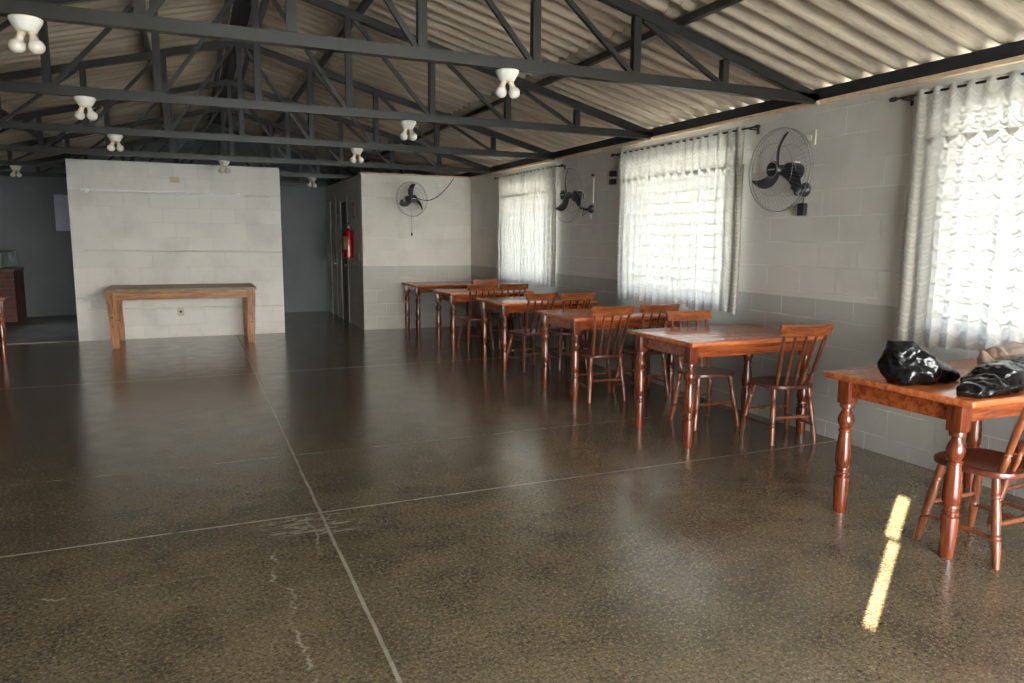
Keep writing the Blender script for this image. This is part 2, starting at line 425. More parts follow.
# left wall: unseen two-part slit added to shape the low sun beam
w = MB(); x0, x1 = XL-.15, XL
SY = -1.892
slits = [(SY-.024, SY+.022, 1.752, 1.935), (SY-.015, SY+.045, 1.945, 2.07)]
w.box(x0, x1, YN-.15, SY-.3, 0, WH)
BW = (13.4, 13.9, 1.2, 1.65)  # unseen opening added to light the dim back area
w.box(x0, x1, SY+.3, BW[0], 0, WH); w.box(x0, x1, BW[1], YB+.15, 0, WH); w.box(x0, x1, BW[0], BW[1], 0, BW[2]); w.box(x0, x1, BW[0], BW[1], BW[3], WH)
w.box(x0, x1, SY-.3, SY+.3, 0, 1.6); w.box(x0, x1, SY-.3, SY+.3, 2.25, WH)
x0, x1 = XL-.008, XL-.002      # thin sheet added to shape the beam, with two narrow gaps
w.box(x0, x1, SY-.3, SY+.3, 1.6, slits[0][2]); w.box(x0, x1, SY-.3, SY+.3, slits[1][3], 2.25)
w.box(x0, x1, SY-.3, SY+.3, slits[0][3], slits[1][2])
for a, b, c, d in slits: w.box(x0, x1, SY-.3, a, c, d); w.box(x0, x1, b, SY+.3, c, d)
struct(w.build('wall_left', M['wall_left']))

def gable_poly(y):
    return [(XL, WH), (XL, sheet_z(XL)+.01), (RX-.2, sheet_z(RX-.2)+.045), (RX, sheet_z(RX)+.052), (RX+.2, sheet_z(RX+.2)+.045), (XR, sheet_z(XR)+.01), (XR, WH)]
w = MB().box(XL-.15, XR+.15, YB, YB+.15, 0, WH).prism(gable_poly(0), YB, YB+.15)
struct(w.build('wall_back', M['wall_far']), 'dim blue grey end wall behind the partition', 'wall')
# wall behind the camera; its wide opening is added for fill light
DX0, DX1, DH = .0, 4.1, 2.42
w = MB(); y0, y1 = YN-.15, YN
w.box(XL-.15, DX0, y0, y1, 0, WH); w.box(DX1, XR+.15, y0, y1, 0, WH); w.box(DX0, DX1, y0, y1, DH, WH); w.prism(gable_poly(0), y0, y1)
struct(w.build('wall_front', M['wall_plain']))

w = MB().box(-1.565, 1.285, YP, YP+.14, 0, 2.567)
struct(w.build('wall_partition', M['partition']), 'white painted block partition in the middle of the far end', 'wall')
w = MB().box(1.145, 1.285, YP+.14, 15.3, 0, 2.567)  # unseen wall added to darken the corridor
struct(w.build('wall_corridor', M['wall_room_side']))
w = MB().box(1.145, 2.53, 15.3, 15.44, 0, 2.56)
struct(w.build('wall_corridor_end', M['wall_far']), 'dark wall closing the far end of the corridor', 'wall')
w = MB().box(1.145, 2.53, 15.28, 15.46, 2.56, 2.66)
struct(w.build('beam_corridor', M['eave']))

YR = 11.862
w = MB().box(2.53, XR-.001, YR, YR+.14, 0, 2.526)
struct(w.build('wall_room', M['wall_room']), 'white block wall of the back room, grey below, behind the farthest table', 'wall')
# corridor side of the back room with two doorways
D1, D2 = (13.10, 13.72, 2.19), (14.2, 14.8, 2.23)
w = MB(); x0, x1 = 2.53, 2.67; ya = YR+.14; yb = YB
w.box(x0, x1, ya, D1[0], 0, 2.526); w.box(x0, x1, D1[1], D2[0], 0, 2.526); w.box(x0, x1, D2[1], yb, 0, 2.526)
w.box(x0, x1, D1[0], D1[1], D1[2], 2.526); w.box(x0, x1, D2[0], D2[1], D2[2], 2.526)
struct(w.build('wall_room_side', M['wall_room_side']), 'corridor side of the back room with two doorways', 'wall')
for i, (d, mm, lab) in enumerate(((D1, 'door_dark', 'dark brown wooden door beside the fire extinguisher'), (D2, 'door_pale', 'pale door deeper in the corridor'))):
    o = MB().box(2.534, 2.57, d[0]+.035, d[1]-.035, .006, d[2]-.035, .003).build('door_%d' % (i+1), M[mm]); struct(o, lab, 'door')
    k = MB()
    for a, b in ((d[0], d[0]+.035), (d[1]-.035, d[1])): k.box(2.526, 2.672, a, b, 0, d[2]-.035)
    k.box(2.526, 2.672, d[0], d[1], d[2]-.035, d[2])
    k.box(2.522, 2.53, d[0]-.04, d[0], 0, d[2]+.04); k.box(2.522, 2.53, d[1], d[1]+.04, 0, d[2]+.04); k.box(2.522, 2.53, d[0], d[1], d[2], d[2]+.04)
    k.build('door_frame', M['frame'], o)
    for q in ((d[2]-.9)*.5,): 
        h = MB().lathe([(0, .012), (.6, .012), (.62, .024), (.9, .026), (1, .015)], (2.536, d[0]+.1, 1.02), (2.485, d[0]+.1, 1.02), 14)
        h.build('door_handle', M['silver'], o, 40)

# windows (behind the curtains)
for i, (a, b) in enumerate(WIN):
    fr = MB(); xf = XR+.09
    fr.box(xf-.03, xf+.03, a, a+.04, SILL, HEAD); fr.box(xf-.03, xf+.03, b-.04, b, SILL, HEAD)
    fr.box(xf-.03, xf+.03, a, b, SILL, SILL+.04); fr.box(xf-.03, xf+.03, a, b, HEAD-.04, HEAD)
    for q in (.25, .5, .75): fr.box(xf-.02, xf+.02, a+(b-a)*q-.02, a+(b-a)*q+.02, SILL+.04, HEAD-.04)
    o = fr.build('window_%d' % (i+1), M['alu']); struct(o, None, None)
    MB().box(xf-.003, xf+.003, a+.04, b-.04, SILL+.04, HEAD-.04).build('window_glass', M['glass'], o)
    MB().box(XR-.02, XR+.06, a-.02, b+.02, SILL-.03, SILL, .004).build('window_sill', M['frame'], o)
    L = bpy.data.lights.new('window_portal', 'AREA'); L.shape = 'RECTANGLE'; L.size = HEAD-SILL; L.size_y = b-a
    L.cycles.is_portal = True
    lo = bpy.data.objects.new('window_portal', L); COL.objects.link(lo); lo.location = (XR+.145, (a+b)/2, (SILL+HEAD)/2)
    lo.rotation_euler = Matrix(((0, 0, 1), (0, 1, 0), (-1, 0, 0))).to_euler()  # -Z axis points to -X
L = bpy.data.lights.new('vent_portal', 'AREA'); L.shape = 'RECTANGLE'; L.size = BW[3]-BW[2]; L.size_y = BW[1]-BW[0]; L.cycles.is_portal = True
lo = bpy.data.objects.new('vent_portal', L); COL.objects.link(lo); lo.location = (XL-.145, (BW[0]+BW[1])/2, (BW[2]+BW[3])/2)
lo.rotation_euler = Matrix(((0, 0, -1), (0, 1, 0), (1, 0, 0))).to_euler()
L = bpy.data.lights.new('door_portal', 'AREA'); L.shape = 'RECTANGLE'; L.size = DX1-DX0; L.size_y = DH; L.cycles.is_portal = True
lo = bpy.data.objects.new('door_portal', L); COL.objects.link(lo); lo.location = ((DX0+DX1)/2, YN-.14, DH/2); lo.rotation_euler = (PI/2, 0, PI)  # faces +Y

# ceiling: three tiers of corrugated sheets on each slope
def corrugated(name, xs, dz, label):
    t = bmesh.new(); pitch, amp, spw = .177, .027, 10
    n = int((YB+.5-(YN-.4))/pitch*spw)
    rows = []
    for x in xs:
        row = []
        for k in range(n+1):
            y = YN-.4+k*pitch/spw
            row.append(t.verts.new((x, y, sheet_z(x)+dz+amp*math.sin(2*PI*k/spw))))
        rows.append(row)
    for A, B in zip(rows, rows[1:]):
        for k in range(n): t.faces.new((A[k], A[k+1], B[k+1], B[k]))
    bmesh.ops.recalc_face_normals(t, faces=t.faces[:])
    me = bpy.data.meshes.new(name); t.to_mesh(me); t.free(); me.materials.append(M['roof'])
    for p in me.polygons: p.use_smooth = True
    o = bpy.data.objects.new(name, me); COL.objects.link(o)
    s = o.modifiers.new('thickness', 'SOLIDIFY'); s.thickness = .008; s.offset = 1
    return o
ceil_r = bpy.data.objects.new('ceiling_right', None); ceil_l = bpy.data.objects.new('ceiling_left', None)
for c, lab in ((ceil_r, 'corrugated fibre cement roof slope above the windows'), (ceil_l, 'corrugated fibre cement roof slope on the far left')):
    COL.objects.link(c); struct(c, lab, 'ceiling')
for (a, b, dz) in ((RX+.09, RX+1.0, .024), (RX+.78, RX+2.72, .012), (RX+2.46, XR+.65, 0)):
    corrugated('roof_sheet', [a, (a+b)/2, b], dz, '').parent = ceil_r
for (a, b, dz) in ((RX-1.0, RX-.09, .024), (RX-2.72, RX-.78, .012), (XL-.65, RX-2.46, 0)):
    corrugated('roof_sheet', [a, (a+b)/2, b], dz, '').parent = ceil_l

# trim under the eaves
o = MB().box(XR-.035, XR+.17, YN, YB, WH, WH+.032, .006).build('trim_1', M['ledge']); struct(o, 'thin orange cream ledge along the top of the window wall', 'trim')
o = MB().box(XL-.17, XL+.035, YN, YB, WH, WH+.032, .006).build('trim_2', M['ledge']); struct(o)
o = MB().box(2.50, XR-.04, YR-.02, YR+.16, 2.526, 2.55, .004).build('trim_3', M['ledge']); struct(o, 'orange cream ledge capping the back room wall', 'trim')

# ------------------------------------------------------------------ roof steel
def along_beam(name, x, z, w, h, label, m='steel'):
    o = MB().box(x-w/2, x+w/2, YN, YB-.01, z-h/2, z+h/2, .004).build(name, M[m]); tag(o, label, 'beam'); return o
along_beam('eave_beam', XR+.03, WH+.076, .10, .085, 'dark eave beam running on top of the window wall', 'eave')
along_beam('eave_beam', XL-.03, WH+.076, .10, .085, 'dark eave beam along the far left wall', 'eave')
for x, lab in ((3.10, 'dark roof purlin nearest the window wall, halfway down the right slope'), (1.40, 'dark roof purlin between the ridge and the lower right purlin'),
               (-.32, 'dark roof purlin just left of the ridge'), (-2.0, 'dark roof purlin low on the left slope')):
    along_beam('roof_purlin', x, sheet_z(x)-.06, .05, .05, lab)
along_beam('ridge_purlin', RX-.15, sheet_z(RX-.15)-.06, .05, .05, 'dark ridge purlin on the left of the ridge cap')
along_beam('ridge_purlin', RX+.15, sheet_z(RX+.15)-.06, .05, .05, 'dark ridge purlin on the right of the ridge cap')
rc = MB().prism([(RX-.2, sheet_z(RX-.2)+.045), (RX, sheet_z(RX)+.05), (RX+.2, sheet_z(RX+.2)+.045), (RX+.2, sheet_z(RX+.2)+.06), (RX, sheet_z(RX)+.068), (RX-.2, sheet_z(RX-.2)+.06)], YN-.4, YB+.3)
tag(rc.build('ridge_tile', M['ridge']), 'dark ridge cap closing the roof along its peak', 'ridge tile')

TY = [4.283, 6.44, 8.60, 10.77, 12.95, 15.1]
BZ = 2.555        # axis of the bottom chords
def tz(x): return sheet_z(x)-.13   # axis of the top chords
TLAB = ['nearest dark steel roof truss, carrying the lamp beside the big fan', 'second dark steel roof truss from the front, over the middle curtain',
        'third dark steel roof truss, between the far curtain and the middle one', 'fourth dark steel roof truss, just in front of the partition',
        'fifth dark steel roof truss, behind the partition', 'sixth dark steel roof truss, at the dim back wall']
for Y, lab in zip(TY, TLAB):
    T = thing('roof_truss', lab, 'roof truss', (RX, Y, WH), 0, 'steel roof trusses')
    L = lambda x, z, y=0: (x-RX, y, z-WH)
    xa, xb = XL+.01, XR-.04
    b = MB().bar(L(xa, BZ), L(xb, BZ), .055, .07, bev=.003)
    b.bar(L(xa, BZ-.03, -.03), L(xb, BZ-.03, -.03), .016, .01)
    b.build('bottom_chord', M['steel'], T)
    for s in (-1, 1):
        xe = xb if s > 0 else xa
        MB().bar(L(RX, tz(RX)), L(xe, tz(xe)+.01), .055, .07, bev=.003).build('top_chord', M['steel'], T)
    MB().bar(L(RX, BZ+.035), L(RX, tz(RX)), .05, .055, up=(1, 0, 0), bev=.003).build('king_post', M['steel'], T)
    for s in (-1, 1):
        for k in range(1, 5):
            x = RX+s*.735*k
            MB().bar(L(x, BZ+.035), L(x, tz(x)-.03), .05, .055, up=(1, 0, 0), bev=.003).build('post', M['steel'], T)
        for k in range(0, 4):
            xo, xi = RX+s*(.735*(k+1)-.03), RX+s*(.735*k+.06)
            MB().bar(L(xi, tz(xi)-.03), L(xo, BZ+.03), .03, .032, bev=.002).build('diagonal', M['steel'], T)
    if Y < 11:
        MB().lathe([(0, .016), (.5, .018), (1, .012)], L(xb-.02, BZ-.035, -.03), L(xb-.02, BZ-.035, -.05), 10).build('bolt', M['ledge'], T)

# twin-bulb lamps screwed under the chords
def make_lamp(x, Y, label):
    T = thing('ceiling_lamp', label, 'lamp', (x, Y, BZ-.036), R.uniform(-.25, .1), 'twin bulb ceiling lamps')
    b = MB().lathe([(0, .068), (.06, .073), (.22, .072), (.95, .044), (1, .038)], (0, 0, -.0005), (0, 0, -.066), 28)
    b.build('lamp_base', M['white'], T, 40)
    for s in (-1, 1):
        d = Vector((s*.27, -.15, -.9)).normalized(); p = Vector((s*.018, 0, -.055))
        MB().lathe([(0, .018), (.55, .018), (.6, .0165), (1, .0165)], p, p+d*.034, 16).build('socket', M['socket'], T, 40)
        q = p+d*.03; n = 14
        prof = [(0, .0145), (.08, .016), (.17, .021)]+[(.24+.76*k/n, max(.0015, .037*math.sqrt(max(0, 1-((k/n-.48)/.52)**2))+(.012 if k == 0 else 0))) for k in range(1, n+1)]
        MB().lathe(prof, q, q+d*.088, 20).build('bulb', M['bulb'], T, 60)
    return T
for x, Y, lab in ((-.68, TY[0], 'white twin-bulb lamp in the top corner, the largest of the lamps'), (1.83, TY[0], 'white twin-bulb lamp on the nearest truss, right of the ridge'),
                  (-.685, TY[1], 'white twin-bulb lamp on the second truss, left of the ridge'), (1.80, TY[1], 'white twin-bulb lamp on the second truss, right of the ridge'),
                  (-.67, TY[2], 'white twin-bulb lamp on the third truss, just above the partition corner'), (1.79, TY[2], 'white twin-bulb lamp on the third truss, above the corridor mouth'),
                  (.445, TY[3], 'small white twin-bulb lamp just above the top of the partition'), (1.92, TY[4], 'dim twin-bulb lamp in the corridor entrance'),
                  (-2.33, TY[4], 'dim twin-bulb lamp in the dark back area left of the partition')):
    make_lamp(x, Y, lab)

# ------------------------------------------------------------------ tables
LEG = [(0, .030), (.02, .033), (.10, .036), (.30, .0415), (.325, .040), (.332, .032), (.345, .032), (.352, .038), (.366, .038), (.373, .031), (.39, .031), (.398, .036), (.412, .036), (.42, .033),
       (.45, .0415), (.51, .0415), (.60, .038), (.70, .0325), (.735, .029), (.742, .035), (.757, .035), (.764, .028), (.785, .032), (.82, .041), (.85, .0425), (.885, .037), (.925, .025), (.945, .023), (.955, .035), (.99, .037), (1, .034)]
TH = .78
def make_table(loc, label, group='red turned-leg tables along the window wall', W=1.235, D=.85):
    T = thing('dining_table', label, 'table', loc, 0, group)
    hw, hd = W/2, D/2
    t = MB().box(-hw, hw, -hd, hd, TH-.034, TH, .012, seg=3); t.build('tabletop', M['table_top'], T, 40)
    a = MB(); lx, ly = hw-.075, hd-.11
    for s in (-1, 1):
        a.box(-lx, lx, s*ly-.012, s*ly+.012, TH-.125, TH-.034, .003)
        a.box(s*lx-.012, s*lx+.012, -ly, ly, TH-.125, TH-.034, .003)
    a.build('apron', M['table'], T)
    for sx in (-1, 1):
        for sy in (-1, 1):
            l = MB().box(sx*lx-.037, sx*lx+.037, sy*ly-.037, sy*ly+.037, .615, TH-.036, .004)
            l.lathe(LEG, (sx*lx, sy*ly, 0), (sx*lx, sy*ly, .62), 22)
            l.build('leg', M['table_leg'], T, 35)
    return T
XT = 3.7735
TBL = [(0, 2.50, 'red wooden table with two black bin bags on top, nearest the camera'), (0, 4.50, 'red wooden table under the large wall fan, second from the front'),
       (0, 6.22, 'red wooden table in front of the middle curtain'), (.006, 7.925, 'red wooden table just beyond the middle curtain, fourth from the front'),
       (-.055, 9.565, 'red wooden table in front of the far curtain, fifth from the front'), (0, 11.425, 'red wooden table pushed against the far white wall')]
for dx, y, lab in TBL: make_table((XT+dx, y, 0), lab)
make_table((-2.60, 9.94, 0), 'dark red turned-leg table cut off by the left edge of the photo', 'red turned-leg table by the dim back area', 1.1, .85)

# ------------------------------------------------------------------ chairs
def turned(p0, p1, r, foot=True, seg=14):
    k = r
    pr = [(0, k*.78), (.03, k*.85), (.25, k*1.08), (.30, k*1.1), (.31, k*.85), (.33, k*1.12), (.35, k*1.12), (.365, k*.85), (.38, k*1.1), (.40, k), (.55, k*1.16), (.72, k*1.0), (.76, k*.82), (.775, k*1.12), (.80, k*1.12), (.815, k*.85), (.85, k*1.05), (1, k*.9)]
    return MB().lathe(pr, p0, p1, seg)
def make_chair(loc, rz, label):
    T = thing('wooden_chair', label, 'chair', loc, rz, 'wooden spindle-back chairs')
    # saddle seat: rounded outline with scooped top
    b = MB().b; n = 40; zt, zb = .445, .41
    def outline(t_, k):
        c, s = math.cos(t_), math.sin(t_)
        e = .62
        x = math.copysign(abs(c)**e, c)*.207*k; y = math.copysign(abs(s)**e, s)*.2*k
        x *= 1+.06*(y/.2)
        return x, y
    rings = []
    for (k, z, sc) in ((.0, zt-.014, 1), (.3, zt-.013, 1), (.6, zt-.010, 1), (.82, zt-.003, 1), (.93, zt, 1), (.985, zt-.004, 1), (1.0, zt-.014, 1), (.985, zb+.006, 1), (.9, zb, 1)):
        rings.append([b.verts.new((*outline(2*PI*i/n, max(k, .001)), z)) for i in range(n)])
    for A, B in zip(rings, rings[1:]):
        for i in range(n): b.faces.new((A[i], A[(i+1) % n], B[(i+1) % n], B[i]))
    b.faces.new(rings[0]); b.faces.new(rings[-1][::-1])
    mb = MB(); mb.b.free(); mb.b = b
    mb.build('seat', M['chair_seat'], T, 40)
    feet = {}
    for sx in (-1, 1):
        for sy in (-1, 1):
            f0 = Vector((sx*(.205 if sy > 0 else .18), sy*.192, 0)); f1 = Vector((sx*.145, sy*.13, .418)); feet[(sx, sy)] = (f0, f1)
            turned(f0, f1, .0190).build('leg', M['chair'], T, 40)
    def at(k, h): a, c = feet[k]; return a+(c-a)*(h/.418)
    for p, q in (((-1, 1), (-1, -1)), ((1, 1), (1, -1))):
        MB().lathe([(0, .009), (.5, .013), (1, .009)], at(p, .135), at(q, .135), 10).build('stretcher', M['chair'], T, 40)
    for p, q in (((-1, 1), (1, 1)), ((-1, -1), (1, -1))):
        MB().lathe([(0, .009), (.5, .013), (1, .009)], at(p, .20), at(q, .20), 10).build('stretcher', M['chair'], T, 40)
    def cy(x): return -.268+.030*((x/.22)**2)-.012     # bowed crest seen from above
    for i, (xb, xt) in enumerate(((-.132, -.172), (-.067, -.087), (0, 0), (.067, .087), (.132, .172))):
        r = .0160 if abs(xb) > .1 else .0130
        p0 = Vector((xb, -.158+.02*abs(xb)/.15, .432)); p1 = Vector((xt, cy(xt), .835))
        MB().lathe([(0, r*.9), (.1, r*1.05), (.2, r*1.2), (.23, r*.85), (.25, r*1.15), (.27, r*.85), (.3, r), (.6, r*1.05), (1, r*.75)], p0, p1, 12).build('spindle', M['chair'], T, 40)
    c = bmesh.new(); N = 16; secs = []
    for i in range(N+1):
        x = -.21+.42*i/N; q = abs(x/.21)
        y = cy(x); zl = .820+.004*q**2; zh = .899+.006*q**2
        if q > .9: zl += .006*(q-.9)/.1; zh -= .004*(q-.9)/.1
        lean = -.022; tk = .0115
        pts = [(x, y-tk, zl), (x, y+tk, zl), (x, y+tk+lean*.9, zh-.008), (x, y+tk*.4+lean, zh), (x, y-tk*.4+lean, zh), (x, y-tk+lean*.9, zh-.008)]
        secs.append([c.verts.new(p) for p in pts])
    for A, B in zip(secs, secs[1:]):
        for k in range(6): c.faces.new((A[k], A[(k+1) % 6], B[(k+1) % 6], B[k]))
    c.faces.new(secs[0][::-1]); c.faces.new(secs[-1])
    mb = MB(); mb.b.free(); mb.b = c
    mb.build('crest_rail', M['chair_crest'], T, 35)
    return T
CH = [((3.488, 2.19), 0, 'wooden chair nearest the camera, tucked under the table with the bin bags'),
      ((4.03, 2.17), -2, 'wooden chair half hidden beside the window wall at the table with the bin bags'),
      ((4.04, 4.135), -10, 'wooden chair below the large wall fan, its whole back in view'),
      ((3.79, 4.72), 176, 'wooden chair facing the camera from the far side of the second table'),
      ((3.478, 5.88), -6, 'wooden chair on the near aisle side of the third table'),
      ((3.975, 5.90), -1, 'darker wooden chair close to the middle curtain at the third table'),
      ((3.52, 7.565), 8, 'orange lit wooden chair on the aisle side of the fourth table'),
      ((3.96, 7.47), 0, 'dark wooden chair against the wall side of the fourth table'),
      ((3.50, 9.22), -2, 'wooden chair on the aisle side of the fifth table'),
      ((3.96, 9.26), 0, 'wooden chair on the wall side of the fifth table, below the far curtain'),
      ((4.0, 9.86), 180, 'wooden chair with a bright crest on the far side of the fifth table')]
c0 = None
for (x, y), a, lab in CH:
    if c0 is None: c0 = make_chair((x, y, 0), math.radians(a), lab)
    else: dup(c0, (x, y, 0), math.radians(a), lab)

# ------------------------------------------------------------------ rustic work table at the partition
T = thing('work_table', 'long light pine work table with thick square legs against the white partition', 'table', (-.15, 11.4, 0))
bx, byf, byr, bz = .955, -.46, .535, .80
t = MB()
for i in range(4): t.box(-bx, bx, byf+i*.249, byf+(i+1)*.249-.003, bz-.042, bz, .005)
t.build('tabletop', M['pine_top'], T)
a = MB(); a.box(-bx+.09, bx-.09, byf+.03, byf+.055, bz-.15, bz-.043, .003); a.box(-bx+.09, bx-.09, byr-.065, byr-.04, bz-.15, bz-.043, .003)
for s in (-1, 1): a.box(s*(bx-.08)-.014, s*(bx-.08)+.014, byf+.06, byr-.06, bz-.15, bz-.043, .003)
a.build('apron', M['pine'], T)
for sx in (-1, 1):
    for sy, yy in ((-1, byf+.065), (1, byr-.075)):
        l = bmesh.new(); sec = []
        for z, hw, off in ((0, .040, .02), (.03, .046, .018), (.2, .05, .012), (.45, .048, .004), (.62, .056, 0), (bz-.043, .056, 0)):
            cx = sx*(bx-.075-off)
            sec.append([l.verts.new((cx+dx*hw, yy+dy*hw, z)) for dx, dy in ((-1, -1), (1, -1), (1, 1), (-1, 1))])
        for A, B in zip(sec, sec[1:]):
            for k in range(4): l.faces.new((A[k], A[(k+1) % 4], B[(k+1) % 4], B[k]))
        l.faces.new(sec[0][::-1]); l.faces.new(sec[-1])
        bmesh.ops.bevel(l, geom=[e for e in l.edges if abs(e.verts[0].co.z-e.verts[1].co.z) > .01], offset=.006, segments=2, affect='EDGES')
        mb = MB(); mb.b.free(); mb.b = l
        o = mb.build('leg', M['pine_leg'], T)
        h = MB()
        for z in (.3, .42, .70): h.lathe([(0, .009), (1, .009)], (sx*(bx-.08)+R.uniform(-.01, .01), yy-.0505-.006, z), (sx*(bx-.08), yy-.04, z), 10)
        h.build('bolt', M['rod'], o)

# ------------------------------------------------------------------ curtains
def make_curtain(y0, y1, label, zb, seed):
    rx = XR-.088; rz = 2.427
    rr = random.Random(seed)
    T = thing('lace_curtain', label, 'curtain', (rx, (y0+y1)/2, zb), 0, 'white lace window curtains')
    W = y1-y0; nf = int(W/.115)
    ph = [rr.uniform(-.8, .8) for _ in range(8)]
    def fold(s, k, amp):
        p = 2*PI*nf*s
        return amp*(math.sin(p+.9*math.sin(2*PI*s*2.3+ph[0])+ph[1])*.8+.35*math.sin(2*PI*nf*.37*s+ph[2])*k)
    def cloth(name, ztop, zbot, m, amp0, amp1, front, scal, nz, spread):
        b = bmesh.new(); uvl = b.loops.layers.uv.new('cloth'); ns = nf*10; rows = []
        for j in range(nz+1):
            row = []
            for i in range(ns+1):
                s = i/ns; q = j/nz
                zbt = zbot+(scal*(abs(math.sin(PI*s*W*1.35/.17))-.5) if scal else .012*math.sin(2*PI*s*3+ph[3])+.006*math.sin(2*PI*s*nf))
                z = ztop+(zbt-ztop)*q
                dpt = min(1.0, max(0.0, (ztop-.05-z)/.5))
                x = front+fold(s, dpt, amp0+(amp1-amp0)*dpt)+dpt*.004*math.sin(5*z+ph[4]+9*s)
                y = (s-.5)*W*(1+spread*q)+.008*dpt*math.sin(2*PI*nf*s*2+ph[5])
                x = min(x, .07)
                row.append((b.verts.new((x, y, z-zb)), s*W*1.35, z))
            rows.append(row)
        for A, B in zip(rows, rows[1:]):
            for i in range(ns):
                qd = (A[i], A[i+1], B[i+1], B[i]); fc = b.faces.new([v[0] for v in qd])
                for lp, v in zip(fc.loops, qd): lp[uvl].uv = (v[1], v[2])
        me = bpy.data.meshes.new(name); b.to_mesh(me); b.free(); me.materials.append(m)
        for p in me.polygons: p.use_smooth = True
        o = bpy.data.objects.new(name, me); COL.objects.link(o); o.parent = T
        return o
    cloth('curtain_panel', 2.142, zb, M['lace'], .013, .018, .004, 0, 26, .01)
    cloth('valance', rz+.025, 2.115, M['lace_dense'], .014, .012, -.006, .05, 10, .0)
    # rod on brackets
    Rd = thing('curtain_rod', RODLAB[label], 'curtain rod', (rx, (y0+y1)/2, rz), 0, 'dark curtain rods')
    e = W/2+.12
    MB().lathe([(0, .0085), (1, .0085)], (0, -e, 0), (0, e, 0), 12).build('rod', M['rod'], Rd, 40)
    for s in (-1, 1):
        MB().lathe([(0, .009), (.1, .014), (.5, .017), (.9, .012), (1, .004)], (0, s*e, 0), (0, s*(e+.06), 0), 12).build('finial', M['rod'], Rd, 40)
        k = MB().box(-.012, .085, s*(e-.05)-.006, s*(e-.05)+.006, -.016, -.006); k.box(.079, .086, s*(e-.05)-.012, s*(e-.05)+.012, -.045, .015)
        k.build('bracket', M['rod'], Rd)
CUR = [(1.25, 3.42, 'large white lace curtain nearest the camera, behind the bin bags', .825, 1), (5.00, 6.97, 'white lace curtain of the middle window, left of the large fan', .853, 2),
       (8.48, 10.41, 'white lace curtain of the farthest window', .86, 3)]
RODLAB = {CUR[0][2]: 'dark curtain rod nearest the camera, cut off by the right edge of the photo', CUR[1][2]: 'dark curtain rod over the middle window', CUR[2][2]: 'dark curtain rod over the farthest window'}
for a, b, lab, zb, sd in CUR: make_curtain(a, b, lab, zb, sd)

